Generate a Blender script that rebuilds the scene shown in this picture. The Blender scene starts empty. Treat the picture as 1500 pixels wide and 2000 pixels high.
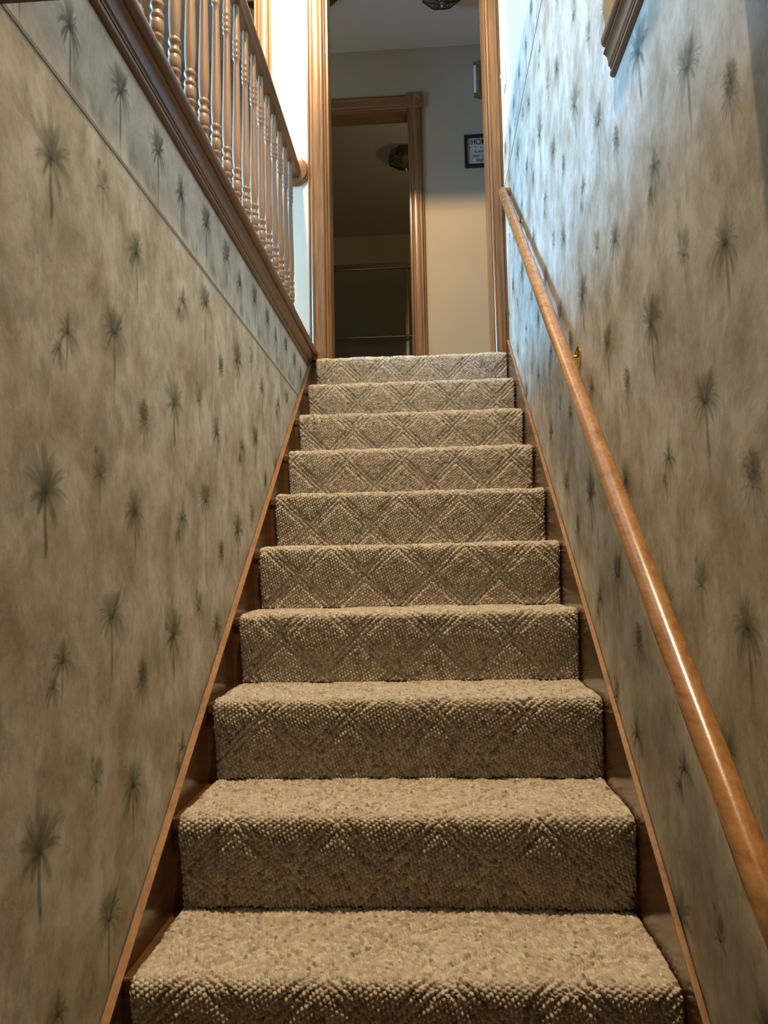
import bpy, bmesh, math, random
import numpy as np
from mathutils import Vector, Matrix

scene = bpy.context.scene
COL = scene.collection
PI = math.pi

# ------------------------------------------------------------------ camera
YAW, PITCH, ROLL = -0.05913, 0.07922, -0.01952
f_ = Vector((math.sin(YAW) * math.cos(PITCH), math.cos(YAW) * math.cos(PITCH), math.sin(PITCH)))
r_ = Vector((math.cos(YAW), -math.sin(YAW), 0))
u_ = r_.cross(f_)
r2 = r_ * math.cos(ROLL) + u_ * math.sin(ROLL)
u2 = -r_ * math.sin(ROLL) + u_ * math.cos(ROLL)
cam_d = bpy.data.cameras.new('camera')
cam = bpy.data.objects.new('camera', cam_d)
COL.objects.link(cam)
cam.matrix_world = Matrix(((r2.x, u2.x, -f_.x, 0.06398), (r2.y, u2.y, -f_.y, -1.05915), (r2.z, u2.z, -f_.z, 0.86584), (0, 0, 0, 1)))
cam_d.sensor_fit = 'VERTICAL'
cam_d.sensor_height = 36.0
cam_d.lens = 1450 / 2000 * 36.0
cam_d.clip_start = 0.02
scene.camera = cam

# ------------------------------------------------------------------ world, lights, exposure
world = bpy.data.worlds.new('world')
scene.world = world
world.use_nodes = True
bg = world.node_tree.nodes['Background']
bg.inputs[0].default_value = (0.75, 0.85, 1.0, 1)
bg.inputs[1].default_value = 0.05


def light(name, kind, loc, power, color, size=0.1, size_y=None, direction=None):
    d = bpy.data.lights.new(name, kind)
    d.energy = power
    d.color = color
    if kind == 'AREA':
        d.shape = 'RECTANGLE'
        d.size = size
        d.size_y = size_y or size
    else:
        d.shadow_soft_size = size
    o = bpy.data.objects.new(name, d)
    o.location = loc
    if direction is not None:
        o.rotation_euler = Vector(direction).to_track_quat('-Z', 'Y').to_euler()
    COL.objects.link(o)
    return o


spot = light('stair_recessed_downlight', 'SPOT', (-0.02, 0.06, 4.33), 240, (1.0, 0.73, 0.41), 0.07, None, (0, 0.10, -1))
spot.data.spot_size = math.radians(104)
spot.data.spot_blend = 0.75
spot2 = light('landing_recessed_spotlight', 'SPOT', (-0.62, 1.70, 4.30), 125, (1.0, 0.73, 0.40), 0.05, None, (0.12, 0.85, -0.62))
spot2.data.spot_size = math.radians(98)
spot2.data.spot_blend = 0.55
light('window_daylight', 'AREA', (-3.9, 1.62, 3.05), 222, (0.22, 0.53, 1.0), 1.5, 1.3, (1, -0.03, -0.10))

light('bathroom_fill_light', 'POINT', (0.65, 4.55, 3.55), 1.3, (1.0, 0.80, 0.42), 0.06)  # added fill light, no lamp known here, keeps the bathroom from going black

scene.view_settings.view_transform = 'Standard'
scene.view_settings.look = 'None'
scene.view_settings.gamma = 1
scene.view_settings.use_curve_mapping = False
scene.view_settings.exposure = 1.1
scene.cycles.transparent_max_bounces = 48

# ------------------------------------------------------------------ sizes
R, D = 0.19, 0.24517           # rise and run of a step
SL = R / D
NS = 10
XL, XR = -0.50, 0.475          # wall faces of the stairwell
W2 = 0.459                     # half width of the carpet
YD = 2.48                      # wall with the cased opening at the top
ZF = 1.895                     # upper floor
ZC = 4.354                     # upper ceiling
YB = 3.662                     # far wall of the hall
YN = -2.9                      # near end of everything


# ------------------------------------------------------------------ node helpers
def new_mat(name):
    m = bpy.data.materials.new(name)
    m.use_nodes = True
    nt = m.node_tree
    return m, nt, nt.nodes['Principled BSDF']


def N(nt, typ, **kw):
    n = nt.nodes.new(typ)
    for k, v in kw.items():
        setattr(n, k, v)
    return n


def ramp(nt, stops):
    n = nt.nodes.new('ShaderNodeValToRGB')
    e = n.color_ramp.elements
    while len(e) > 1:
        e.remove(e[0])
    e[0].position = stops[0][0]
    e[0].color = (*stops[0][1], 1)
    for p, c in stops[1:]:
        x = e.new(p)
        x.color = (*c, 1)
    return n


def mapping(nt, scale, rot=(0, 0, 0)):
    tc = N(nt, 'ShaderNodeTexCoord')
    mp = N(nt, 'ShaderNodeMapping')
    mp.inputs['Scale'].default_value = scale
    mp.inputs['Rotation'].default_value = rot
    nt.links.new(tc.outputs['Object'], mp.inputs['Vector'])
    return mp


def noise(nt, mp, scale, detail=4, rough=0.55, dist=0.0):
    n = N(nt, 'ShaderNodeTexNoise')
    n.inputs['Scale'].default_value = scale
    n.inputs['Detail'].default_value = detail
    n.inputs['Roughness'].default_value = rough
    n.inputs['Distortion'].default_value = dist
    nt.links.new(mp.outputs[0], n.inputs['Vector'])
    return n


def mixc(nt, fac, a, b, mode='MIX'):
    n = N(nt, 'ShaderNodeMix', data_type='RGBA', blend_type=mode)
    for sock, v in ((n.inputs[0], fac), (n.inputs[6], a), (n.inputs[7], b)):
        if hasattr(v, 'is_linked'):
            nt.links.new(v, sock)
        elif isinstance(v, tuple):
            sock.default_value = (*v, 1)
        else:
            sock.default_value = v
    return n.outputs[2]


def wood(name, dark, mid, lite, axis='Z', rough=0.32, coat=0.25, rot=(0, 0, 0), grain=1.0):
    m, nt, b = new_mat(name)
    s = {'X': (0.9, 14, 14), 'Y': (14, 0.9, 14), 'Z': (14, 14, 0.9)}[axis]
    mp = mapping(nt, s, rot)
    n1 = noise(nt, mp, 2.2, 6, 0.6, 0.6)
    s2 = {'X': (3, 90, 90), 'Y': (90, 3, 90), 'Z': (90, 90, 3)}[axis]
    mp2 = mapping(nt, s2, rot)
    n2 = noise(nt, mp2, 1.6, 3, 0.6)
    r = ramp(nt, [(0.28, dark), (0.5, mid), (0.74, lite)])
    nt.links.new(n1.outputs[0], r.inputs[0])
    r2_ = ramp(nt, [(0.35, (0.62, 0.55, 0.5)), (0.6, (1, 1, 1))])
    nt.links.new(n2.outputs[0], r2_.inputs[0])
    c = mixc(nt, 0.55 * grain, r.outputs[0], r2_.outputs[0], 'MULTIPLY')
    nt.links.new(c, b.inputs['Base Color'])
    b.inputs['Roughness'].default_value = rough
    b.inputs['Coat Weight'].default_value = coat
    b.inputs['Coat Roughness'].default_value = 0.18
    bp = N(nt, 'ShaderNodeBump')
    bp.inputs['Strength'].default_value = 0.12
    bp.inputs['Distance'].default_value = 0.002
    nt.links.new(n2.outputs[0], bp.inputs['Height'])
    nt.links.new(bp.outputs[0], b.inputs['Normal'])
    return m


def paint(name, col, rough=0.7, var=0.04):
    m, nt, b = new_mat(name)
    mp = mapping(nt, (1, 1, 1))
    n = noise(nt, mp, 3.0, 5)
    r = ramp(nt, [(0.3, tuple(c * (1 - var) for c in col)), (0.7, tuple(min(1, c * (1 + var)) for c in col))])
    nt.links.new(n.outputs[0], r.inputs[0])
    nt.links.new(r.outputs[0], b.inputs['Base Color'])
    b.inputs['Roughness'].default_value = rough
    n2 = noise(nt, mp, 180, 2)
    bp = N(nt, 'ShaderNodeBump')
    bp.inputs['Strength'].default_value = 0.08
    bp.inputs['Distance'].default_value = 0.001
    nt.links.new(n2.outputs[0], bp.inputs['Height'])
    nt.links.new(bp.outputs[0], b.inputs['Normal'])
    return m


def metal(name, col, rough=0.2):
    m, nt, b = new_mat(name)
    mp = mapping(nt, (1, 1, 1))
    n = noise(nt, mp, 40, 3)
    r = ramp(nt, [(0.3, tuple(c * 0.85 for c in col)), (0.7, col)])
    nt.links.new(n.outputs[0], r.inputs[0])
    nt.links.new(r.outputs[0], b.inputs['Base Color'])
    b.inputs['Metallic'].default_value = 1
    b.inputs['Roughness'].default_value = rough
    return m


def glass(name, tint, rough=0.05, opaque=0.25):
    m, nt, b = new_mat(name)
    out = nt.nodes['Material Output']
    tr = N(nt, 'ShaderNodeBsdfTransparent')
    tr.inputs[0].default_value = (*tint, 1)
    mp = mapping(nt, (1, 1, 1))
    n = noise(nt, mp, 25, 2)
    r = ramp(nt, [(0.3, tuple(c * 0.5 for c in tint)), (0.7, tuple(c * 0.7 for c in tint))])
    nt.links.new(n.outputs[0], r.inputs[0])
    nt.links.new(r.outputs[0], b.inputs['Base Color'])
    b.inputs['Roughness'].default_value = rough
    mx = N(nt, 'ShaderNodeMixShader')
    mx.inputs[0].default_value = opaque
    nt.links.new(tr.outputs[0], mx.inputs[1])
    nt.links.new(b.outputs[0], mx.inputs[2])
    nt.links.new(mx.outputs[0], out.inputs[0])
    return m


def wallpaper_mat(name, lo, mid, hi, tint):
    m, nt, b = new_mat(name)
    mp = mapping(nt, (1, 1.0, 0.86))
    n1 = noise(nt, mp, 8.0, 10, 0.70, 0.2)
    r = ramp(nt, [(0.36, lo), (0.49, mid), (0.61, hi)])
    nt.links.new(n1.outputs[0], r.inputs[0])
    mp2 = mapping(nt, (1, 1.15, 0.72))
    n2 = noise(nt, mp2, 17.0, 9, 0.70, 0.2)
    r2_ = ramp(nt, [(0.51, (0, 0, 0)), (0.66, (0.8, 0.8, 0.8))])
    nt.links.new(n2.outputs[0], r2_.inputs[0])
    c = mixc(nt, r2_.outputs[0], r.outputs[0], tint)
    nt.links.new(c, b.inputs['Base Color'])
    b.inputs['Roughness'].default_value = 0.62
    b.inputs['Specular IOR Level'].default_value = 0.25
    n3 = noise(nt, mapping(nt, (1, 1, 0.8)), 30, 7, 0.6, 0.4)
    bp = N(nt, 'ShaderNodeBump')
    bp.inputs['Strength'].default_value = 0.30
    bp.inputs['Distance'].default_value = 0.004
    nt.links.new(n3.outputs[0], bp.inputs['Height'])
    nt.links.new(bp.outputs[0], b.inputs['Normal'])
    return m


M = {}
M['oak_z'] = wood('honey_oak_vertical', (0.14, 0.060, 0.018), (0.245, 0.116, 0.035), (0.315, 0.165, 0.058), 'Z')
M['oak_x'] = wood('honey_oak_across', (0.14, 0.060, 0.018), (0.245, 0.116, 0.035), (0.315, 0.165, 0.058), 'X')
M['oak_y'] = wood('brown_oak_along', (0.082, 0.032, 0.010), (0.155, 0.068, 0.023), (0.215, 0.106, 0.039), 'Y', 0.36, 0.15)
M['oak_bal'] = wood('baluster_oak', (0.17, 0.085, 0.036), (0.28, 0.155, 0.072), (0.37, 0.22, 0.115), 'Z', 0.38, 0.12)
M['oak_rail'] = wood('handrail_oak', (0.26, 0.115, 0.034), (0.41, 0.205, 0.072), (0.50, 0.28, 0.11), 'Y', 0.26, 0.5, (-math.atan(0.84), 0, 0))
M['skirt'] = wood('skirt_shaded_oak', (0.06, 0.023, 0.008), (0.10, 0.040, 0.014), (0.135, 0.058, 0.021), 'Y', 0.20, 0.5, (-math.atan(SL), 0, 0))  # shade of the upright face put into the colour; same oak as the edge
M['skirt_lit'] = wood('skirt_lit_edge_oak', (0.22, 0.105, 0.040), (0.33, 0.170, 0.068), (0.40, 0.22, 0.092), 'Y', 0.45, 0.1, (-math.atan(SL), 0, 0))  # same oak as the board, light from above put into the colour
M['tread_wood'] = wood('stair_tread_wood', (0.07, 0.029, 0.010), (0.11, 0.049, 0.017), (0.15, 0.07, 0.026), 'X', 0.35, 0.2)
M['dark_wood'] = wood('dark_ceiling_wood', (0.06, 0.022, 0.008), (0.11, 0.042, 0.016), (0.15, 0.06, 0.024), 'X', 0.4, 0.1)
M['hall_oak'] = wood('hall_door_oak', (0.16, 0.07, 0.023), (0.27, 0.13, 0.047), (0.34, 0.18, 0.07), 'Z')
M['hall_oak_x'] = wood('hall_door_oak_head', (0.16, 0.07, 0.023), (0.27, 0.13, 0.047), (0.34, 0.18, 0.07), 'X')
M['paper'] = wallpaper_mat('palm_wallpaper', (0.345, 0.285, 0.190), (0.50, 0.450, 0.345), (0.64, 0.60, 0.50), (0.345, 0.32, 0.24))
M['border'] = wallpaper_mat('palm_border_paper', (0.42, 0.375, 0.29), (0.56, 0.52, 0.43), (0.67, 0.64, 0.55), (0.43, 0.41, 0.33))
M['border_line'] = paint('border_edge_grey', (0.24, 0.225, 0.18), 0.7)
M['wall_white'] = paint('cream_wall_paint', (0.74, 0.64, 0.47))
M['wall_hall'] = paint('tan_hall_paint', (0.47, 0.385, 0.27))
M['wall_bath'] = paint('olive_bathroom_paint', (0.66, 0.57, 0.37))
M['near'] = paint('brown_lower_wall_paint', (0.24, 0.19, 0.13))
M['ceil'] = paint('off_white_ceiling', (0.60, 0.54, 0.46), 0.85)
M['floor_carpet'] = paint('upper_beige_carpet', (0.40, 0.33, 0.25), 0.95, 0.15)
M['brass'] = metal('polished_brass', (0.85, 0.62, 0.26), 0.16)
M['lead'] = metal('dark_bronze_caming', (0.09, 0.065, 0.04), 0.4)
M['chrome'] = metal('pale_gold_shower_frame', (0.62, 0.50, 0.30), 0.2)
M['white_plastic'] = paint('white_plastic', (0.82, 0.82, 0.80), 0.35, 0.01)
M['black'] = paint('black_frame_paint', (0.012, 0.012, 0.016), 0.4, 0.1)
M['sign_paper'] = paint('grey_cream_paper', (0.52, 0.51, 0.43), 0.8)
M['ink'] = paint('black_ink', (0.02, 0.02, 0.02), 0.8)
M['glass_lamp'] = glass('smoky_lamp_glass', (0.62, 0.60, 0.45), 0.1, 0.30)
M['glass_shower'] = glass('shower_glass', (0.72, 0.68, 0.55), 0.12, 0.25)
M['pane'] = glass('window_glass', (0.9, 0.95, 1.0), 0.02, 0.1)
M['bulb'] = paint('frosted_bulb', (0.8, 0.75, 0.65), 0.3)


# palm ink: soft printed strokes, the stroke's own coverage in the attribute "ink"
def palm_ink(name, col, strength):
    m, nt, b = new_mat(name)
    out = nt.nodes['Material Output']
    at = N(nt, 'ShaderNodeAttribute', attribute_name='ink')
    mp = mapping(nt, (1, 1, 1))
    n = noise(nt, mp, 9, 4)
    mr = N(nt, 'ShaderNodeMapRange')
    mr.inputs[1].default_value = 0.25
    mr.inputs[2].default_value = 0.75
    mr.inputs[3].default_value = 0.45 * strength
    mr.inputs[4].default_value = 1.0 * strength
    nt.links.new(n.outputs[0], mr.inputs[0])
    mu = N(nt, 'ShaderNodeMath', operation='MULTIPLY')
    nt.links.new(at.outputs['Fac'], mu.inputs[0])
    nt.links.new(mr.outputs[0], mu.inputs[1])
    b.inputs['Base Color'].default_value = (*col, 1)
    b.inputs['Roughness'].default_value = 0.7
    b.inputs['Specular IOR Level'].default_value = 0.2
    tr = N(nt, 'ShaderNodeBsdfTransparent')
    mx = N(nt, 'ShaderNodeMixShader')
    nt.links.new(mu.outputs[0], mx.inputs[0])
    nt.links.new(tr.outputs[0], mx.inputs[1])
    nt.links.new(b.outputs[0], mx.inputs[2])
    nt.links.new(mx.outputs[0], out.inputs[0])
    return m


M['palm'] = palm_ink('palm_print_ink', (0.098, 0.114, 0.052), 0.52)
M['palm_border'] = palm_ink('palm_border_ink', (0.115, 0.122, 0.080), 0.62)


# ------------------------------------------------------------------ object helpers
def link(name, me, mat=None, parent=None, smooth=False):
    o = bpy.data.objects.new(name, me)
    COL.objects.link(o)
    if mat is not None and not me.materials:
        me.materials.append(mat)
    if parent is not None:
        o.parent = parent
    if smooth:
        me.polygons.foreach_set('use_smooth', [True] * len(me.polygons))
    return o


def from_bm(name, bm, mat, parent=None, smooth=False):
    bmesh.ops.recalc_face_normals(bm, faces=bm.faces)
    me = bpy.data.meshes.new(name)
    bm.to_mesh(me)
    bm.free()
    return link(name, me, mat, parent, smooth)


def empty(name, loc=(0, 0, 0), label=None, cat=None, group=None, kind=None):
    o = bpy.data.objects.new(name, None)
    o.empty_display_size = 0.1
    o.location = loc
    COL.objects.link(o)
    return tag(o, label, cat, group, kind)


def tag(o, label=None, cat=None, group=None, kind=None):
    for k, v in (('label', label), ('category', cat), ('group', group), ('kind', kind)):
        if v:
            o[k] = v
    return o


def add_box(bm, x0, x1, y0, y1, z0, z1, bevel=0.0):
    vs = [bm.verts.new((x, y, z)) for x in (x0, x1) for y in (y0, y1) for z in (z0, z1)]
    fs = [(0, 1, 3, 2), (4, 6, 7, 5), (0, 4, 5, 1), (2, 3, 7, 6), (0, 2, 6, 4), (1, 5, 7, 3)]
    faces = [bm.faces.new([vs[i] for i in f]) for f in fs]
    if bevel:
        es = list({e for f in faces for e in f.edges})
        bmesh.ops.bevel(bm, geom=es, offset=bevel, segments=2, profile=0.5, affect='EDGES')


def box(name, x0, x1, y0, y1, z0, z1, mat, parent=None, bevel=0.0):
    bm = bmesh.new()
    add_box(bm, x0, x1, y0, y1, z0, z1, bevel)
    return from_bm(name, bm, mat, parent)


def prism(name, pts, fn, t0, t1, mat, parent=None):
    """closed 2D outline swept straight from t0 to t1; fn(a, b, t) -> xyz"""
    bm = bmesh.new()
    A = [bm.verts.new(fn(a, b, t0)) for a, b in pts]
    B = [bm.verts.new(fn(a, b, t1)) for a, b in pts]
    n = len(pts)
    for i in range(n):
        j = (i + 1) % n
        bm.faces.new((A[i], A[j], B[j], B[i]))
    bm.faces.new(A)
    bm.faces.new(B[::-1])
    return from_bm(name, bm, mat, parent)


def tube(bm, p0, p1, r0, r1=None, seg=20, caps=True):
    r1 = r0 if r1 is None else r1
    p0, p1 = Vector(p0), Vector(p1)
    d = (p1 - p0).normalized()
    a = d.orthogonal().normalized()
    b = d.cross(a)
    A, B = [], []
    for i in range(seg):
        t = 2 * PI * i / seg
        o = a * math.cos(t) + b * math.sin(t)
        A.append(bm.verts.new(p0 + o * r0))
        B.append(bm.verts.new(p1 + o * r1))
    for i in range(seg):
        j = (i + 1) % seg
        bm.faces.new((A[i], A[j], B[j], B[i]))
    if caps:
        bm.faces.new(A[::-1])
        bm.faces.new(B)


def lathe(bm, prof, seg=20, origin=(0, 0, 0), axis='Z'):
    rings = []
    for r, h in prof:
        ring = []
        for i in range(seg):
            t = 2 * PI * i / seg
            c, s = r * math.cos(t), r * math.sin(t)
            p = {'Z': (c, s, h), 'Y': (c, h, s), 'X': (h, c, s)}[axis]
            ring.append(bm.verts.new(Vector(p) + Vector(origin)))
        rings.append(ring)
    for A, B in zip(rings, rings[1:]):
        for i in range(seg):
            j = (i + 1) % seg
            bm.faces.new((A[i], A[j], B[j], B[i]))
    bm.faces.new(rings[0][::-1])
    bm.faces.new(rings[-1])


def shade_auto(o, ang=40):
    me = o.data
    me.polygons.foreach_set('use_smooth', [True] * len(me.polygons))
    bm = bmesh.new()
    bm.from_mesh(me)
    for e in bm.edges:
        if len(e.link_faces) == 2 and e.calc_face_angle(0) > math.radians(ang):
            e.smooth = False
    bm.to_mesh(me)
    bm.free()
    return o


# ------------------------------------------------------------------ structure: shell
def struct(o, label=None):
    o['kind'] = 'structure'
    if label:
        o['label'] = label
    return o


def boxes(name, lst, mat, parent=None):
    bm = bmesh.new()
    for b in lst:
        add_box(bm, *b)
    return from_bm(name, bm, mat, parent)


wall_left = struct(box('wall_left', -0.62, XL - 0.001, YN, YD, -0.02, 1.90, M['wall_white']), 'left stairwell wall papered with faded palm trees below the balustrade')
wall_right = struct(box('wall_right', XR + 0.001, XR + 0.13, YN, YD, -0.02, ZC, M['wall_white']), 'tall right stairwell wall papered with faded palm trees')
box('wallpaper', XL - 0.001, XL, YN, YD, -0.02, 1.652, M['paper'], wall_left)
box('wallpaper_border', XL - 0.001, XL + 0.0006, YN, YD, 1.652, 1.862, M['border'], wall_left)
box('border_edge', XL - 0.001, XL + 0.0012, YN, YD, 1.646, 1.6535, M['border_line'], wall_left)
box('wallpaper', XR, XR + 0.001, YN, YD, -0.02, 2.715, M['paper'], wall_right)
box('wallpaper_border', XR - 0.0006, XR + 0.001, YN, YD, 2.715, 2.925, M['border'], wall_right)
box('border_edge', XR - 0.0012, XR + 0.001, YN, YD, 2.709, 2.7165, M['border_line'], wall_right)

# wall with the two cased openings at the top of the stairs
struct(boxes('wall_far', [(-4.1, -1.72, YD, YD + .12, ZF, ZC), (-0.742, -0.405, YD, YD + .12, ZF, ZC), (0.403, 0.62, YD, YD + .12, ZF, ZC),
                          (-1.72, -0.742, YD, YD + .12, 3.905, ZC), (-0.405, 0.40, YD, YD + .12, 3.905, ZC)], M['wall_white']),
       'cream wall with two wood-cased openings at the stair top')
# hall
struct(boxes('wall_hall', [(-3.0, -0.775, YB, YB + .12, ZF, ZC), (-0.007, 1.6, YB, YB + .12, ZF, ZC), (-0.775, -0.007, YB, YB + .12, 3.93, ZC)], M['wall_hall']),
       'tan hall wall around the bathroom door')
struct(box('wall_hall_end', -3.1, -3.0, YD + .12, YB, ZF, ZC, M['wall_hall']))
struct(box('wall_hall_side', 1.6, 1.7, YD + .12, YB, ZF, ZC, M['wall_hall']))
# bathroom
struct(box('wall_bathroom_far', -1.7, 0.9, 6.42, 6.52, ZF, ZC, M['wall_bath']))
struct(box('wall_bathroom_left', -1.8, -1.7, YB + .12, 6.42, ZF, ZC, M['wall_bath']))
struct(box('wall_bathroom_right', 0.9, 1.0, YB + .12, 6.42, ZF, ZC, M['wall_bath']))
# upper room and everything behind the camera
struct(box('wall_window_side', -4.2, -4.1, YN, YD + .12, ZF, ZC, M['wall_white']))
struct(box('wall_near', -4.2, 0.62, YN - .1, YN, -0.02, ZC, M['near']))
struct(box('ceiling', -4.2, 1.7, YN, 6.52, ZC, ZC + .1, M['ceil']), 'off-white ceiling over the upper floor')
struct(box('floor', -0.62, 0.62, YN, 0.24, -0.1, 0.0, M['near']))
struct(boxes('floor_upper', [(-4.2, -0.62, YN, YD, ZF - .2, ZF), (-0.5, XR, YN, -0.33, 1.66, ZF)], M['floor_carpet']))
struct(box('floor_hall', -3.0, 1.7, YD + .001, 6.42, ZF - .2, ZF - 0.004, M['floor_carpet']))
# header of the stair opening above the camera
struct(box('trim_1', XL, XR, -0.33, -0.152, 1.634, 1.90, M['dark_wood']), 'dark wooden header edge over the near end of the stairwell')


# ------------------------------------------------------------------ casings
def fluted(w, d=0.020):
    """casing outline across its width a in 0..w, proud b in 0..d; inner edge at a=0"""
    p = [(0, 0), (0, d * .45), (w * .03, d * .62), (w * .09, d * .66), (w * .12, d * .45), (w * .15, d * .82), (w * .20, d * .96), (w * .27, d * .96),
         (w * .30, d * .80), (w * .34, d * .86), (w * .50, d * .95), (w * .66, d * .86), (w * .70, d * .80), (w * .73, d * .98), (w * .80, d),
         (w * .86, d * .86), (w * .885, d * .5), (w * .91, d * .85), (w * .96, d * .85), (w, d * .6), (w, 0)]
    return p


def casing(name, xin, xout, yface, z0, z1, mat, parent, d=0.022):
    w = abs(xout - xin)
    s = 1 if xout > xin else -1
    return shade_auto(prism(name, fluted(w, d), lambda a, b, t: (xin + s * a, yface - b, t), z0, z1, mat, parent), 25)


d1 = empty('door_1', (0, YD, ZF), 'wood-cased doorway at the top of the carpeted stairs', kind='structure')


def keep(o, p):
    o.matrix_parent_inverse = Matrix.Translation(p.location).inverted()
    return o


for o in (casing('casing', -0.398, -0.492, YD, ZF, 3.905, M['oak_z'], d1), casing('casing', 0.399, 0.4735, YD, ZF, 3.905, M['oak_z'], d1),
          box('jamb', -0.406, -0.386, YD - .002, YD + .125, ZF, 3.905, M['oak_z'], d1), box('jamb', 0.394, 0.404, YD - .002, YD + .125, ZF, 3.905, M['oak_z'], d1),
          box('head_jamb', -0.406, 0.402, YD - .002, YD + .125, 3.89, 3.91, M['oak_x'], d1), box('head_casing', -0.492, 0.473, YD - .022, YD, 3.905, 3.985, M['oak_x'], d1)):
    keep(o, d1)
d2 = empty('door_2', (-1.2, YD, ZF), 'second wood-cased opening left of the pier behind the balustrade', kind='structure')
for o in (casing('casing', -0.750, -0.674, YD, ZF, 3.905, M['oak_z'], d2), casing('casing', -1.712, -1.79, YD, ZF, 3.905, M['oak_z'], d2),
          box('jamb', -0.760, -0.742, YD - .002, YD + .125, ZF, 3.905, M['oak_z'], d2), box('jamb', -1.72, -1.70, YD - .002, YD + .125, ZF, 3.905, M['oak_z'], d2),
          box('head_jamb', -1.72, -0.742, YD - .002, YD + .125, 3.89, 3.91, M['oak_x'], d2), box('head_casing', -1.79, -0.674, YD - .022, YD, 3.905, 3.985, M['oak_x'], d2)):
    keep(o, d2)
d3 = empty('door_3', (-0.4, YB, ZF), 'wood-cased bathroom doorway with square corner block in the hall', kind='structure')
for o in (casing('casing', -0.004, 0.090, YB, ZF, 3.928, M['hall_oak'], d3), casing('casing', -0.775, -0.866, YB, ZF, 3.928, M['hall_oak'], d3),
          box('jamb', -0.008, 0.008, YB - .002, YB + .125, ZF, 3.93, M['hall_oak'], d3), box('jamb', -0.79, -0.77, YB - .002, YB + .125, ZF, 3.93, M['hall_oak'], d3),
          box('head_jamb', -0.79, 0.008, YB - .002, YB + .125, 3.912, 3.935, M['hall_oak_x'], d3),
          shade_auto(prism('head_casing', fluted(0.094, 0.022), lambda a, b, t: (t, YB - b, 3.928 + a), -0.772, -0.006, M['hall_oak_x'], d3), 25)):
    keep(o, d3)
for cx in (0.046, -0.820):
    cb = keep(box('corner_block', cx - .052, cx + .052, YB - .028, YB, 3.924, 4.030, M['hall_oak'], d3, 0.003), d3)
    bm = bmesh.new()
    lathe(bm, [(0.036, YB - .0285), (0.036, YB - .034), (0.028, YB - .034), (0.024, YB - .030), (0.015, YB - .030), (0.012, YB - .035), (0.004, YB - .036)], 24, (cx, 0, 3.977), 'Y')
    ro = from_bm('rosette', bm, M['hall_oak'], cb)

# baseboard on the pier
bs = struct(prism('baseboard_far', [(0, 0), (.016, 0), (.016, .085), (.012, .092), (.012, .104), (.008, .112), (.008, .128), (0, .135)],
                  lambda a, b, t: (t, YD - a, ZF + b), -0.672, -0.492, M['oak_x']), 'short wood baseboard on the pier beside the doorway')

# window far to the left upstairs
wn = empty('window_1', (-4.1, 1.62, 3.05), kind='structure')
for nm, a in (('pane', (-4.099, -4.094, .87, 2.37, 2.4, 3.7)), ('frame', None)):
    if a:
        keep(box(nm, *a, M['pane'], wn), wn)
    else:
        keep(boxes('window_frame', [(-4.1, -4.06, .77, .87, 2.3, 3.8), (-4.1, -4.06, 2.37, 2.47, 2.3, 3.8), (-4.1, -4.06, .87, 2.37, 2.3, 2.4), (-4.1, -4.06, .87, 2.37, 3.7, 3.8)], M['oak_z'], wn), wn)

# ------------------------------------------------------------------ cap mouldings along the floor edge
# outline: a = distance from wall towards the stairwell, b = height over the bottom
BEAD = [(0, 0), (.008, .000), (.013, .004), (.014, .010), (.011, .016), (0, .017)]
OGEE = [(0, .017), (.013, .017), (.014, .021), (.018, .024), (.019, .034), (.021, .042), (.026, .047), (.031, .050), (.031, .053), (.021, .054), (.021, .057), (0, .057)]
NOSE = [(-.12, .056), (.034, .056), (.041, .058), (.046, .063), (.048, .070), (.046, .077), (.041, .082), (.034, .084), (-.12, .084)]
t2 = empty('trim_2', (XL, 0, 1.858), 'brown wood cap moulding along the top of the left wall', kind='structure')
for nm, pts in (('bead_moulding', BEAD), ('ogee_moulding', OGEE), ('cap_board', NOSE)):
    keep(shade_auto(prism(nm, pts, lambda a, b, t: (XL + a, t, 1.858 + b), -0.15, YD, M['oak_y'], t2), 35), t2)
t3 = empty('trim_3', (XR, 0, 1.882), 'short brown wood cap moulding ending high on the right wall', kind='structure')
for nm, pts, ye in (('bead_moulding', BEAD, .440), ('ogee_moulding', OGEE, .437), ('cap_board', [(max(a, 0) * .62, b) for a, b in NOSE], .425)):
    keep(shade_auto(prism(nm, pts if nm == 'cap_board' else [(a * .72, b) for a, b in pts], lambda a, b, t: (XR - a, t, 1.882 + b), -0.15, ye, M['oak_y'], t3), 35), t3)
keep(box('fascia_board', XR - .017, XR, -0.15, .436, 1.966, 2.40, M['oak_z'], t3), t3)


# ------------------------------------------------------------------ staircase
st = empty('staircase', (0, 0.24, 0), 'straight wooden staircase between papered walls, covered by a carpet runner', 'staircase')
SXL, SXR = -0.482, 0.462
tr_me = ri_me = None
for k in range(1, NS + 1):
    yk, zk = k * D, k * R
    ye = yk + D + .02 if k < NS else YD - .001
    keep(box('tread', SXL, SXR, yk + .006, ye, zk - .042, zk - .016, M['tread_wood'], st, 0.004), st)
    keep(box('riser', SXL, SXR, yk + .012, yk + .03, zk - R - .035, zk - .042, M['tread_wood'], st), st)


def skirt(x0, x1, off, yend, zmax):
    """board whose upper edge runs along the pitch at z = SL*y + off"""
    ya, yb = max(-0.10, (0.004 - off) / SL), yend
    za, zb = SL * ya + off, SL * yb + off
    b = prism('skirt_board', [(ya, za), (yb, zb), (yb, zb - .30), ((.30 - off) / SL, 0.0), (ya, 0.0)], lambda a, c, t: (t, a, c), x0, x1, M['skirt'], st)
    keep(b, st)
    c = prism('skirt_lit_edge', [(ya, za), (yb, zb), (yb, zb + .003), (ya, za + .003)], lambda a, c, t: (t, a, c), x0 + .0002, x1 - .0002, M['skirt_lit'], b)  # thin added strip, coloured as the board's top edge lit from above


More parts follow.
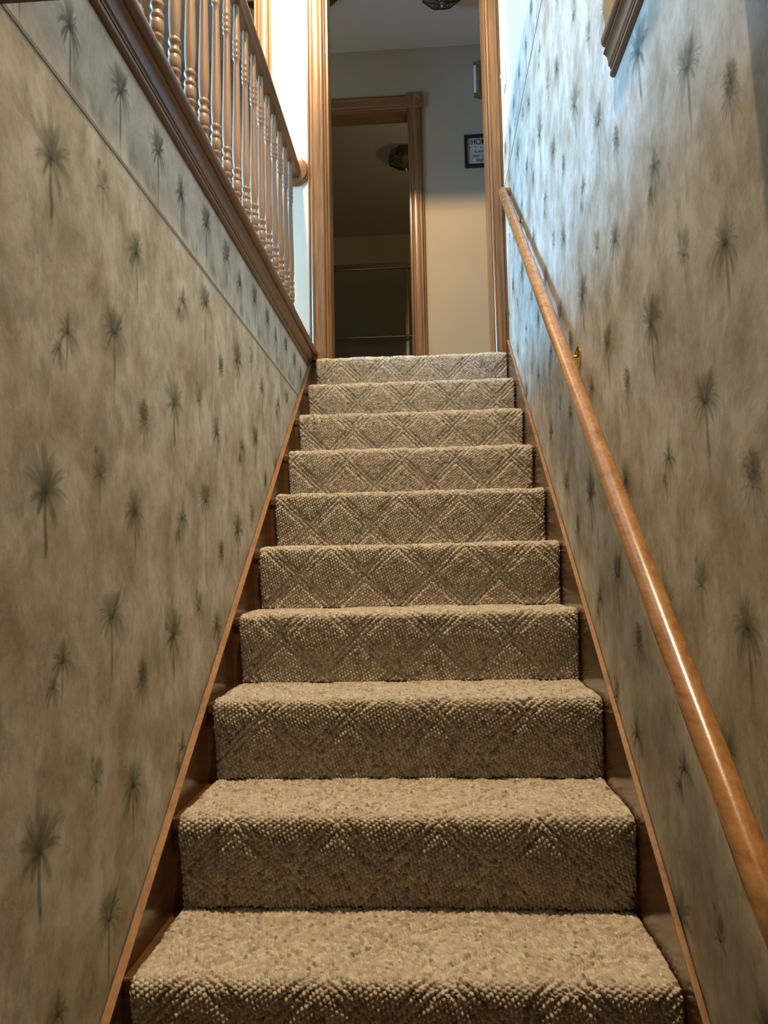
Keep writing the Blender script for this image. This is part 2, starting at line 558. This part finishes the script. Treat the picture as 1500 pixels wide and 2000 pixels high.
skirt(XL + .0022, SXL, -0.030, YD - .002, 2)
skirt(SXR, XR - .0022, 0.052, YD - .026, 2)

# ------------------------------------------------------------------ carpet runner
rng = np.random.default_rng(7)


def hash2(i, j, s):
    v = np.sin(i * 127.1 + j * 311.7 + s * 74.7) * 43758.5453
    return v - np.floor(v)


def carpet_profile(k):
    yk, z0, z1 = k * D, (k - 1) * R, k * R
    pts = [(yk + .002, z0 - .004)]
    for t in np.linspace(0, 1, 24):                       # riser swinging forward under the nosing
        s = t * t * (3 - 2 * t)
        pts.append((yk - .026 * s, z0 + (R - .024) * t))
    for a in np.linspace(0, PI / 2, 14)[1:]:              # rounded nosing
        pts.append((yk - .026 + .026 * (1 - math.cos(a)), z1 - .024 + .024 * math.sin(a)))
    ye = yk + D + .020 if k < NS else YD + .13
    pts += [(yk + (ye - yk) * t, z1) for t in np.linspace(0, 1, 30)[1:]]
    return np.array(pts)


def carpet_step(k, res, parent):
    P = carpet_profile(k)
    seg = np.hypot(*np.diff(P, axis=0).T)
    S = np.concatenate([[0], np.cumsum(seg)])
    nv = int(S[-1] / res)
    nu = int(2 * W2 / res)
    w2 = W2 if k < NS else 0.38 + (W2 - .38)
    v = np.linspace(0, S[-1], nv)
    y = np.interp(v, S, P[:, 0])
    z = np.interp(v, S, P[:, 1])
    ty, tz = np.gradient(y), np.gradient(z)
    l = np.hypot(ty, tz)
    ny, nz = -tz / l, ty / l
    kk = np.ones(9) / 9
    u = np.linspace(-w2, w2, nu)
    U_, V_ = np.meshgrid(u, v)
    Vg = V_ + k * 0.437                                    # the pattern runs on from step to step
    # raised diamonds parted by flat diagonal bands
    s = 0.205
    da = np.abs(((U_ + Vg) / s) % 1 - .5)
    db = np.abs(((U_ - Vg) / s + 0.31) % 1 - .5)
    dmin = np.minimum(da, db) * s                          # metres from the band centre line
    band = np.clip((0.021 - dmin) / 0.006, 0, 1)
    groove = np.exp(-((dmin - 0.021) / 0.0048) ** 2) + 0.8 * np.exp(-(dmin / 0.0044) ** 2)
    # yarn loops
    pu, pv = 0.0080, 0.0092
    wob = 0.0014 * np.sin(Vg * 61) + 0.0011 * np.sin(Vg * 133 + U_ * 40)
    uu = U_ + Vg * 0.22 + wob
    ci = np.floor(uu / pu)
    off = (ci % 2) * .5 + 0.12 * hash2(ci, 3.0, 1)
    cj = np.floor(Vg / pv + off)
    ju = (hash2(ci, cj, 2) - .5) * (0.16 + .5 * band)
    jv = (hash2(ci, cj, 3) - .5) * (0.22 + .5 * band)
    fu = (uu / pu - ci - .5 + ju * .5) * 2
    fv = (Vg / pv + off - cj - .5 + jv * .5) * 2
    q = np.clip(1 - .95 * (fu ** 2 + .9 * fv ** 2), 0, 1) ** .55
    lie = (1 - .52 * np.clip(nz, 0, 1) ** 2)[:, None]      # pile trodden flatter on the treads
    hgt = 0.0066 * lie * q * (1 - .25 * band) * (0.72 + .45 * hash2(ci, cj, 4)) - 0.0016 * band - 0.0058 * groove
    big = 0.0016 * np.sin(U_ * 9 + k) * np.sin(Vg * 7 + 2 * k)
    hgt = hgt + big - 0.0042
    # rounded long edges
    ed = np.clip((0.010 - (w2 - np.abs(U_))) / 0.010, 0, 1)
    hgt = hgt - 0.012 * (1 - np.sqrt(np.clip(1 - ed ** 2, 0, 1)))
    X = U_ + 0.0012 * np.sin(Vg * 380 + hash2(cj, 0 * cj, 5) * 3) * ed * np.sign(U_)
    Y = y[:, None] + ny[:, None] * hgt
    Z = z[:, None] + nz[:, None] * hgt
    co = np.stack([X, Y, Z], -1).reshape(-1, 3).astype(np.float32)
    idx = np.arange(nu * nv).reshape(nv, nu)
    q4 = np.stack([idx[:-1, :-1], idx[:-1, 1:], idx[1:, 1:], idx[1:, :-1]], -1).reshape(-1, 4)
    me = bpy.data.meshes.new('carpet_step')
    me.vertices.add(len(co))
    me.vertices.foreach_set('co', co.ravel())
    me.loops.add(q4.size)
    me.loops.foreach_set('vertex_index', q4.ravel().astype(np.int32))
    me.polygons.add(len(q4))
    me.polygons.foreach_set('loop_start', np.arange(0, q4.size, 4, dtype=np.int32))
    me.polygons.foreach_set('use_smooth', np.ones(len(q4), dtype=bool))
    me.update(calc_edges=True)
    at = me.attributes.new('yarn', 'FLOAT', 'POINT')       # dye lot of each yarn loop
    at.data.foreach_set('value', hash2(ci, cj, 9).ravel().astype(np.float32))
    me.materials.append(M['carpet'])
    o = bpy.data.objects.new('carpet_step', me)
    COL.objects.link(o)
    o.parent = parent
    keep(o, parent)
    return o


def carpet_mat():
    m, nt, b = new_mat('berber_loop_carpet')
    at = N(nt, 'ShaderNodeAttribute', attribute_name='yarn')
    r = ramp(nt, [(0.0, (0.20, 0.16, 0.12)), (0.06, (0.355, 0.295, 0.225)), (0.30, (0.465, 0.40, 0.315)), (0.7, (0.54, 0.475, 0.38)), (1.0, (0.66, 0.60, 0.495))])
    nt.links.new(at.outputs['Fac'], r.inputs[0])
    n = noise(nt, mapping(nt, (1, 1, 1)), 420, 2)
    r2_ = ramp(nt, [(0.3, (0.72, 0.72, 0.72)), (0.7, (1.1, 1.1, 1.1))])
    nt.links.new(n.outputs[0], r2_.inputs[0])
    c = mixc(nt, 0.8, r.outputs[0], r2_.outputs[0], 'MULTIPLY')
    nt.links.new(c, b.inputs['Base Color'])
    b.inputs['Roughness'].default_value = 0.55
    b.inputs['Specular IOR Level'].default_value = 0.4
    b.inputs['Sheen Weight'].default_value = 0.15
    b.inputs['Sheen Roughness'].default_value = 0.5
    bp = N(nt, 'ShaderNodeBump')
    bp.inputs['Strength'].default_value = 0.35
    bp.inputs['Distance'].default_value = 0.0015
    nt.links.new(n.outputs[0], bp.inputs['Height'])
    nt.links.new(bp.outputs[0], b.inputs['Normal'])
    return m


M['carpet'] = carpet_mat()
run = empty('carpet_runner', (0, 0.24, 0), 'beige looped berber carpet runner with diamond relief covering every stair', 'carpet')
for k in range(1, NS + 1):
    carpet_step(k, 0.00135 if k <= 3 else (0.0019 if k <= 6 else 0.0027), run)

# ------------------------------------------------------------------ handrail on the right wall
hr = empty('handrail', (0.44, 2.229, 2.577), 'round oak handrail running up the right wall on brass brackets', 'handrail')
A = Vector((0.440, 2.229, 2.577))
B = Vector((0.415, -0.12, 0.594))
dirn = (B - A).normalized()
E_ = A + dirn * 3.75
RR = 0.0195


def rail_at(y):
    return A + dirn * ((y - A.y) / dirn.y)


bm = bmesh.new()
tube(bm, A - dirn * 0.012, E_, RR, seg=36)
keep(shade_auto(from_bm('rail', bm, M['oak_rail'], hr), 50), hr)
bm = bmesh.new()
tube(bm, A + Vector((-.004, 0, 0)), (XR - .0005, A.y, A.z), RR, seg=36)
keep(shade_auto(from_bm('wall_return', bm, M['oak_rail'], hr), 50), hr)
for yb_ in (1.905, 0.905, -0.55):
    p = rail_at(yb_)
    bm = bmesh.new()
    wz = p.z - .038
    lathe(bm, [(0.030, XR - .0005), (0.030, XR - .004), (0.024, XR - .008), (0.012, XR - .010)], 24, (0, yb_, wz), 'X')
    tube(bm, (XR - .008, yb_, wz), (p.x + .006, yb_, wz + .006), .0065, seg=14)
    tube(bm, (p.x + .004, yb_, wz + .004), (p.x, yb_, p.z - RR + .002), .0065, .008, seg=14)
    add_box(bm, p.x - .010, p.x + .010, yb_ - .028, yb_ + .028, p.z - RR - .006, p.z - RR + .002)
    br = keep(shade_auto(from_bm('bracket', bm, M['brass'], hr), 40), hr)
    for dz in (-.018, .018):
        bm = bmesh.new()
        lathe(bm, [(0.005, XR - .0062), (0.004, XR - .0085), (0.001, XR - .009)], 12, (0, yb_ + .012, wz + dz), 'X')
        from_bm('screw', bm, M['brass'], br)

# ------------------------------------------------------------------ balustrade on the left
bl = empty('balustrade', (-0.555, 1.2, 1.942), 'turned oak baluster railing along the upper floor edge on the left', 'railing')
XBAL = -0.555
ZB0, ZB1 = 1.942, 2.826


def baluster_mesh():
    bm = bmesh.new()
    h = 0.0165
    add_box(bm, -h, h, -h, h, 0, 0.150)
    bmesh.ops.bevel(bm, geom=[e for e in bm.edges if abs(e.verts[0].co.z - .15) < 1e-6 and abs(e.verts[1].co.z - .15) < 1e-6], offset=0.010, segments=1, affect='EDGES')
    z = lambda v: v - ZB0
    prof = [(0.0135, z(2.088)), (0.0135, z(2.106)), (0.0160, z(2.110)), (0.0168, z(2.115)), (0.0160, z(2.120)), (0.0125, z(2.124)), (0.0120, z(2.130)), (0.0135, z(2.136)),
            (0.0165, z(2.140)), (0.0172, z(2.145)), (0.0163, z(2.150)), (0.0128, z(2.152)), (0.0150, z(2.156)), (0.0165, z(2.162)), (0.0168, z(2.174)), (0.0160, z(2.186)), (0.0138, z(2.190)),
            (0.0160, z(2.194)), (0.0168, z(2.199)), (0.0160, z(2.204)), (0.0125, z(2.208)), (0.0120, z(2.214)), (0.0140, z(2.220)), (0.0160, z(2.224)), (0.0165, z(2.229)), (0.0155, z(2.234)),
            (0.0122, z(2.238)), (0.0135, z(2.250)), (0.0152, z(2.275)), (0.0158, z(2.305)), (0.0152, z(2.350)), (0.0135, z(2.42)), (0.0115, z(2.52)), (0.0100, z(2.60)), (0.0098, z(2.620)),
            (0.0118, z(2.625)), (0.0136, z(2.630)), (0.0120, z(2.635)), (0.0112, z(2.638)), (0.0135, z(2.643)), (0.0145, z(2.648)), (0.0132, z(2.654)), (0.0118, z(2.658)), (0.0128, z(2.664)),
            (0.0142, z(2.670)), (0.0130, z(2.676)), (0.0115, z(2.680)), (0.0135, z(2.686)), (0.0145, z(2.691)), (0.0130, z(2.697)), (0.0118, z(2.702)), (0.0128, z(2.715)), (0.0112, z(2.750)), (0.0098, z(2.79)), (0.0092, z(2.826))]
    lathe(bm, prof, 20)
    bmesh.ops.recalc_face_normals(bm, faces=bm.faces)
    me = bpy.data.meshes.new('baluster')
    bm.to_mesh(me)
    bm.free()
    me.materials.append(M['oak_bal'])
    return me


bme = baluster_mesh()
first = None
for i in range(-3, 16):
    o = bpy.data.objects.new('baluster', bme)
    COL.objects.link(o)
    o.location = (XBAL, 0.462 + 0.1238 * i, ZB0)
    o.parent = bl
    keep(o, bl)
    if first is None:
        shade_auto(o, 45)
        first = o
rail_prof = [(-.017, 0), (.017, 0), (.020, .006), (.021, .014), (.026, .020), (.030, .030), (.029, .044), (.024, .054), (.014, .061), (0, .063), (-.014, .061), (-.024, .054), (-.029, .044), (-.030, .030), (-.026, .020), (-.021, .014), (-.020, .006)]
keep(shade_auto(prism('top_rail', rail_prof, lambda a, b, t: (XBAL + a, t, 2.824 + b), -0.15, YD - .020, M['oak_y'], bl), 40), bl)
bm = bmesh.new()
lathe(bm, [(0.074, YD - .0005), (0.074, YD - .008), (0.068, YD - .010), (0.064, YD - .014), (0.062, YD - .021), (0.055, YD - .023)], 40, (XBAL - .004, 0, 2.862), 'Y')
keep(shade_auto(from_bm('wall_rosette', bm, M['oak_z'], bl), 40), bl)


# ------------------------------------------------------------------ palm prints of the wallpaper
class Strokes:
    def __init__(self, seed):
        self.v, self.f, self.a, self.n = [], [], [], 0
        self.r = random.Random(seed)

    def strip(self, pts, widths, ink):
        self.n += 1
        x = self.n * 6e-5
        base = len(self.v)
        m = len(pts)
        for i, (p, w) in enumerate(zip(pts, widths)):
            q0 = pts[max(0, i - 1)]
            q1 = pts[min(m - 1, i + 1)]
            t = (q1 - q0)
            t = t / (np.hypot(*t) + 1e-9)
            nrm = np.array([-t[1], t[0]])
            fade = ink if np.isscalar(ink) else ink[i]
            for s, al in ((-1, 0), (-.35, 1), (.35, 1), (1, 0)):
                c = p + nrm * w * s
                self.v.append((x, c[0], c[1]))
                self.a.append(al * fade)
        for i in range(m - 1):
            for j in range(3):
                a = base + i * 4 + j
                self.f.append((a, a + 1, a + 5, a + 4))

    def frond(self, o, ang, L, droop, w, ink, feather=0):
        """one arching frond, brushed as a broad soft stroke with two finer ones along it"""
        o = np.array(o, float)
        for dl, da, ww, ii in ((1.0, 0.0, 1.0, .62), (.93, .10, .45, .75), (.90, -.10, .45, .75)):
            a = ang + da * (1 if feather else .4)
            d = np.array([math.cos(a), math.sin(a)])
            ts = np.linspace(0, 1, 9)
            pts = [o + d * L * dl * t - np.array([0, droop * t * t]) for t in ts]
            wd = [w * ww * (0.30 + 0.9 * math.sin(PI * min(1, .06 + .88 * t))) * (1 if t < .99 else .2) for t in ts]
            self.strip(pts, wd, [ink * ii * (1 - .2 * t) for t in ts])
            if not feather:
                break

    def trunk(self, x0, y0, x1, y1, w, ink, bend=0.012):
        ts = np.linspace(0, 1, 9)
        pts = [np.array([x0 + (x1 - x0) * t + bend * math.sin(PI * t), y0 + (y1 - y0) * t]) for t in ts]
        self.strip(pts, [w * (1.05 - .25 * t) for t in ts], [ink * min(1, .15 + 2.2 * t) for t in ts])

    def haze(self, cx, cy, rx, ry, ink):
        for k in range(5):
            a = self.r.uniform(-.4, .4)
            oy = self.r.uniform(-.4, .4) * ry
            ox = self.r.uniform(-.4, .4) * rx
            ts = np.linspace(-1, 1, 7)
            pts = [np.array([cx + ox + t * ry * .6 * math.sin(a), cy + oy + t * ry * .6]) for t in ts]
            self.strip(pts, [rx * .7 * math.sqrt(max(.02, 1 - t * t)) for t in ts], [ink * (1 - t * t) for t in ts])

    def mesh(self, name, mat):
        me = bpy.data.meshes.new(name)
        me.from_pydata(self.v, [], self.f)
        at = me.attributes.new('ink', 'FLOAT', 'POINT')
        at.data.foreach_set('value', np.array(self.a, dtype=np.float32))
        me.materials.append(mat)
        return me


def palm_mesh(kind, mat):
    s = Strokes(ord(kind))
    r = s.r
    def both(c, lst, w, ink):
        for a, L, d in lst:
            for sd in ((1,) if a == 90 else (1, -1)):
                aa = a if sd > 0 else 180 - a
                s.frond(c, math.radians(aa + r.uniform(-5, 5)), L * r.uniform(.88, 1.1), d * r.uniform(.85, 1.15), w * r.uniform(.85, 1.15), ink * r.uniform(.8, 1.05), 1)

    if kind == 'A':
        c = (0, .64)
        s.haze(0, .80, .24, .18, .22)
        for i in range(13):
            a = math.radians(38 + 104 * i / 12 + r.uniform(-3, 3))
            s.frond(c, a, r.uniform(.26, .35), r.uniform(-.01, .02), .013, 1.0)
        both(c, ((58, .38, .08), (42, .39, .16), (28, .37, .22), (12, .30, .24), (-6, .20, .20)), .022, .95)
        s.frond(c, math.radians(54), .44, 0, .018, 1.1)
        s.trunk(.015, 0, 0, .66, .020, 1.45, .006)
        s.trunk(.05, .22, .02, .55, .010, .5, .006)
    elif kind == 'B':
        s.haze(0, .72, .22, .24, .32)
        for j in range(5):
            cy = .50 + .085 * j
            for i in range(9):
                a = math.radians(-40 + 260 * i / 8 + r.uniform(-10, 10)) if j < 3 else math.radians(10 + 160 * i / 8 + r.uniform(-6, 6))
                s.frond((0, cy), a, r.uniform(.30, .44) * (1 - .09 * j), r.uniform(.06, .15), .024, .9)
        s.trunk(.0, 0, -.02, .55, .022, 1.2, .004)
        s.trunk(.085, .08, .05, .55, .016, .9, .004)
    elif kind == 'C':
        c = (.06, .60)
        both(c, ((90, .40, .0), (70, .38, .05), (48, .40, .16), (26, .38, .27), (2, .26, .30)), .046, .95)
        s.trunk(.05, 0, .06, .62, .032, 1.2, .012)
        c = (-.20, .28)
        both(c, ((90, .20, .0), (62, .22, .06), (40, .25, .16), (16, .23, .24), (-12, .16, .24)), .030, .9)
        s.trunk(-.12, .02, -.20, .30, .026, 1.0, .01)
    elif kind == 'D':
        c = (0, .54)
        s.haze(.03, .68, .24, .18, .16)
        for a, L, d in ((97, .48, 0), (72, .40, .03), (124, .44, .0), (48, .46, .10), (146, .40, .06), (24, .40, .18), (176, .26, .10), (-14, .20, .20), (205, .14, .12)):
            s.frond(c, math.radians(a + r.uniform(-4, 4)), L, d, .042, .9, 1)
        s.trunk(.05, 0, 0, .56, .023, 1.45, -.018)
        s.haze(.02, .12, .035, .16, .35)
    elif kind == 'E':
        c = (0, .64)
        both(c, ((90, .36, 0), (74, .36, .02), (58, .38, .09), (42, .39, .17), (26, .37, .25), (8, .28, .27), (-14, .18, .25)), .033, .95)
        s.trunk(.02, 0, 0, .66, .021, 1.45, .008)
    elif kind == 'H':
        for x, h in ((-.42, .30), (-.30, .52), (-.16, .34), (.10, .40), (.24, .24), (.38, .36)):
            s.haze(x, h * .4, .16, h * .5, .10)
    else:
        c = (0, .48)
        s.haze(.10, .74, .26, .24, .24)
        both(c, ((90, .34, 0), (64, .36, .02), (44, .34, .08), (18, .26, .18)), .030, .8)
        s.haze(-.14, .88, .07, .12, .4)
        s.trunk(.015, 0, 0, .50, .024, 1.0, .006)
    return s.mesh('palm_print', mat)


PM = {k: palm_mesh(k, M['palm']) for k in 'ABCDEF'}
PB = {k: palm_mesh(k, M['palm_border']) for k in 'AEH'}
UNIT = [('D', 0.0, 1.401, .190), ('F', .180, 1.499, .112), ('E', .335, 1.400, .158), ('A', .234, 1.193, .178), ('C', .052, 1.186, .107), ('B', .379, 1.109, .116)]
prr = random.Random(3)


def place_print(me, wall, side, u, zb, h, wj=1.0):
    o = bpy.data.objects.new('palm_print', me)
    COL.objects.link(o)
    o.parent = wall
    o.location = (XL + .0015, u, zb) if side < 0 else (XR - .0015, -u, zb)
    o.rotation_euler = (0, 0, 0 if side < 0 else PI)
    o.scale = (min(h, .2) * .5, h * wj, h)
    return o


PV = 0.515
PU = 0.5535


def lay(side, wall, du, dz, zmax, test):
    for i in range(-8, 8):
        for j in range(-6, 8):
            for t, u, z, h in UNIT:
                uu = u + du + i * PU
                zz = z + dz + j * PV - i * PV / 2
                y = uu if side < 0 else -uu
                if y < -0.20 or y > YD - .03 or zz < 0 or zz + h > zmax + .01:
                    continue
                if not test(y, zz, h):
                    continue
                place_print(PM[t], wall, side, uu, zz, h)


lay(-1, wall_left, 0, 0, 1.645, lambda y, z, h: z + h * .7 > SL * y - .03 and y < 2.2)
lay(1, wall_right, -0.041 - .234, 1.503 - 1.193, 2.709, lambda y, z, h: z + h * .7 > SL * y + .06)
for i in range(-1, 5):
    for t, u, h in (('A', .250, .198), ('A', .447, .192), ('E', .597, .165), ('H', .36, .20), ('H', .66, .17)):
        u_ = u + i * .5445
        if -.2 < u_ < 2.36:
            place_print(PB[t], wall_left, -1, u_, 1.652, h, .78)
        ur = -u_ + .07
        if -.2 < -ur < 2.40:
            place_print(PB[t], wall_right, 1, ur, 2.715, h, .78)

# ------------------------------------------------------------------ light switch beside the doorway
sw = empty('light_switch', (XR, 2.29, 3.165), 'white light switch on the right wall beside the doorway', 'light switch')
keep(box('plate', XR - .006, XR, 2.25, 2.325, 3.110, 3.225, M['white_plastic'], sw, .0015), sw)
keep(prism('toggle', [(XR - .005, 3.160), (XR - .022, 3.168), (XR - .022, 3.176), (XR - .005, 3.180)], lambda a, b, t: (a, t, b), 2.280, 2.294, M['white_plastic'], sw), sw)


# ------------------------------------------------------------------ glass ceiling lights
def ceiling_lamp(name, cx, cy, rad, h, label):
    L = empty(name, (cx, cy, ZC), label, 'ceiling light')
    n = 8
    zt, zm, zb = ZC - .008, ZC - h * .55, ZC - h
    bm = bmesh.new()
    lathe(bm, [(rad * .55, ZC - .0005), (rad * .55, ZC - .012), (rad * .3, ZC - .016)], 32, (cx, cy, 0))
    keep(from_bm('canopy', bm, M['lead'], L), L)
    P = lambda i, r, z: Vector((cx + r * math.cos(2 * PI * (i + .5) / n), cy + r * math.sin(2 * PI * (i + .5) / n), z))
    for i in range(n):
        bm = bmesh.new()
        q = [P(i, rad * .8, zt), P(i + 1, rad * .8, zt), P(i + 1, rad, zm), P(i, rad, zm)]
        bm.faces.new([bm.verts.new(v) for v in q])
        bmesh.ops.solidify(bm, geom=bm.faces[:], thickness=.002)
        keep(from_bm('side_glass', bm, M['glass_lamp'], L), L)
        bm = bmesh.new()
        q = [P(i, rad, zm), P(i + 1, rad, zm), P(i + 1, rad * .1, zb), P(i, rad * .1, zb)]
        bm.faces.new([bm.verts.new(v) for v in q])
        bmesh.ops.solidify(bm, geom=bm.faces[:], thickness=.002)
        keep(from_bm('bottom_glass', bm, M['glass_lamp'], L), L)
        bm = bmesh.new()
        tube(bm, P(i, rad * .8, zt), P(i, rad, zm), .0035, seg=8)
        tube(bm, P(i, rad, zm), P(i + 1, rad, zm), .004, seg=8)
        tube(bm, P(i, rad, zm), P(i, rad * .1, zb), .004, seg=8)
        keep(from_bm('caming', bm, M['lead'], L), L)
    bm = bmesh.new()
    lathe(bm, [(rad * .12, zb + .004), (rad * .13, zb), (rad * .08, zb - .006), (.010, zb - .010), (.011, zb - .016), (.006, zb - .022), (.001, zb - .024)], 20, (cx, cy, 0))
    keep(shade_auto(from_bm('finial', bm, M['chrome'], L)), L)
    bm = bmesh.new()
    lathe(bm, [(.012, ZC - .02), (.013, ZC - .035), (.025, ZC - .05), (.028, ZC - .066), (.018, ZC - .084), (.002, ZC - .092)], 16, (cx, cy, 0))
    keep(shade_auto(from_bm('bulb', bm, M['bulb'], L)), L)
    return L


ceiling_lamp('ceiling_light', 0.222, 3.13, 0.122, 0.125, 'octagonal smoky glass light on the hall ceiling')
ceiling_lamp('ceiling_light', -0.05, 4.88, 0.145, 0.16, 'unlit octagonal glass light seen through the bathroom doorway')

# ------------------------------------------------------------------ dark wooden panel on the hall ceiling
pn = empty('ceiling_hatch', (-0.6875, 3.134, ZC), 'dark wooden ceiling panel partly hidden behind the pier', 'ceiling panel')
pn.rotation_euler = (0, 0, math.radians(45))
for nm, a, mt in (('panel', (-.20, .20, -.20, .20, -.020, -.0005), M['dark_wood']), ('frame_rail', (-.22, .22, .20, .222, -.028, -.0005), M['dark_wood']), ('frame_rail', (-.22, .22, -.222, -.20, -.028, -.0005), M['dark_wood']),
                  ('frame_rail', (.20, .222, -.20, .20, -.028, -.0005), M['dark_wood']), ('frame_rail', (-.222, -.20, -.20, .20, -.028, -.0005), M['dark_wood'])):
    box(nm, *a, mt, pn)

# ------------------------------------------------------------------ framed sign on the hall wall
SX0, SX1, SZ0, SZ1 = 0.362, 0.584, 3.496, 3.718
sg = empty('wall_sign', ((SX0 + SX1) / 2, YB, SZ0), 'square black-framed sign reading HOME on the hall wall', 'sign')
fb = .021
for nm, a in (('frame_side', (SX0, SX0 + fb, YB - .020, YB - .0005, SZ0, SZ1)), ('frame_side', (SX1 - fb, SX1, YB - .020, YB - .0005, SZ0, SZ1)),
              ('frame_side', (SX0 + fb, SX1 - fb, YB - .020, YB - .0005, SZ0, SZ0 + fb)), ('frame_side', (SX0 + fb, SX1 - fb, YB - .020, YB - .0005, SZ1 - fb, SZ1))):
    keep(box(nm, *a, M['black'], sg, .002), sg)
pp = keep(box('print_sheet', SX0 + fb, SX1 - fb, YB - .008, YB - .001, SZ0 + fb, SZ1 - fb, M['sign_paper'], sg), sg)


def text(body, x, z, size, shear=0.0, bold=0.0, stretch=1.0):
    cu = bpy.data.curves.new('lettering', 'FONT')
    cu.body = body
    cu.size = size
    cu.align_x = 'CENTER'
    cu.shear = shear
    cu.offset = bold
    cu.extrude = 0.0003
    tmp = bpy.data.objects.new('tmp', cu)
    COL.objects.link(tmp)
    dg = bpy.context.evaluated_depsgraph_get()
    me = bpy.data.meshes.new_from_object(tmp.evaluated_get(dg))
    bpy.data.objects.remove(tmp)
    me.materials.clear()
    o = link('lettering', me, M['ink'], pp)
    o.location = (x, YB - .0088, z)
    o.rotation_euler = (PI / 2, 0, 0)
    o.scale = (stretch, 1, 1)
    return o


cxs = (SX0 + SX1) / 2
text('HOME', cxs - .006, 3.652, .058, 0, .0004, .74)
text('is where', cxs, 3.596, .030, .35, 0, .92)
text('your story', cxs, 3.566, .033, .35, 0, .88)
text('begins', cxs, 3.537, .033, .35, 0, .92)
for i in range(5):                                        # row of small hearts under the heading
    x = cxs - .072 + .036 * i
    h = prism('heart_mark', [(0, -.006), (.006, .001), (.005, .005), (.002, .005), (0, .003), (-.002, .005), (-.005, .005), (-.006, .001)], lambda a, b, t: (x + a, t, 3.633 + b), YB - .0088, YB - .008, M['border_line'], pp)

# ------------------------------------------------------------------ door chime high on the hall wall
ch = empty('door_chime', (0.50, YB, 3.98), 'small wooden door chime box with pale side tube on the hall wall', 'door chime')
keep(box('chime_box', 0.462, 0.600, YB - .058, YB - .0005, 3.965, 4.205, M['hall_oak'], ch, .006), ch)
bm = bmesh.new()
tube(bm, (0.446, YB - .030, 3.985), (0.446, YB - .030, 4.185), .010, seg=16)
keep(shade_auto(from_bm('chime_tube', bm, M['white_plastic'], ch)), ch)
for za_ in (3.968, 4.182):
    keep(box('tube_clip', 0.434, .470, YB - .044, YB - .016, za_, za_ + .019, M['hall_oak'], ch), ch)

# ------------------------------------------------------------------ shower enclosure in the bathroom
se = empty('shower_enclosure', (-0.4, 5.65, ZF), 'dark glass shower enclosure with pale gold frame in the unlit bathroom', 'shower')
ys = 5.65
keep(box('top_track', -0.80, 0.30, ys - .025, ys + .025, 3.665, 3.720, M['chrome'], se, .006), se)
keep(box('bottom_track', -0.80, 0.30, ys - .025, ys + .025, ZF - .003, ZF + .05, M['chrome'], se, .006), se)
for x in (-0.785, -0.085, 0.285):
    keep(box('upright', x - .016, x + .016, ys - .018, ys + .018, ZF + .05, 3.665, M['chrome'], se, .004), se)
for a, b, off in ((-.769, -.10, -.010), (-.07, .27, .010)):
    g = keep(box('glass_panel', a, b, ys + off - .003, ys + off + .003, ZF + .05, 3.665, M['glass_shower'], se), se)
bm = bmesh.new()
tube(bm, (-0.74, ys - .075, 3.000), (-0.035, ys - .075, 3.000), .012, seg=16)
tube(bm, (-0.72, ys - .075, 3.000), (-0.72, ys - .012, 3.000), .008, seg=12)
tube(bm, (-0.055, ys - .075, 3.000), (-0.055, ys - .018, 3.000), .008, seg=12)
keep(shade_auto(from_bm('towel_bar', bm, M['chrome'], se)), se)
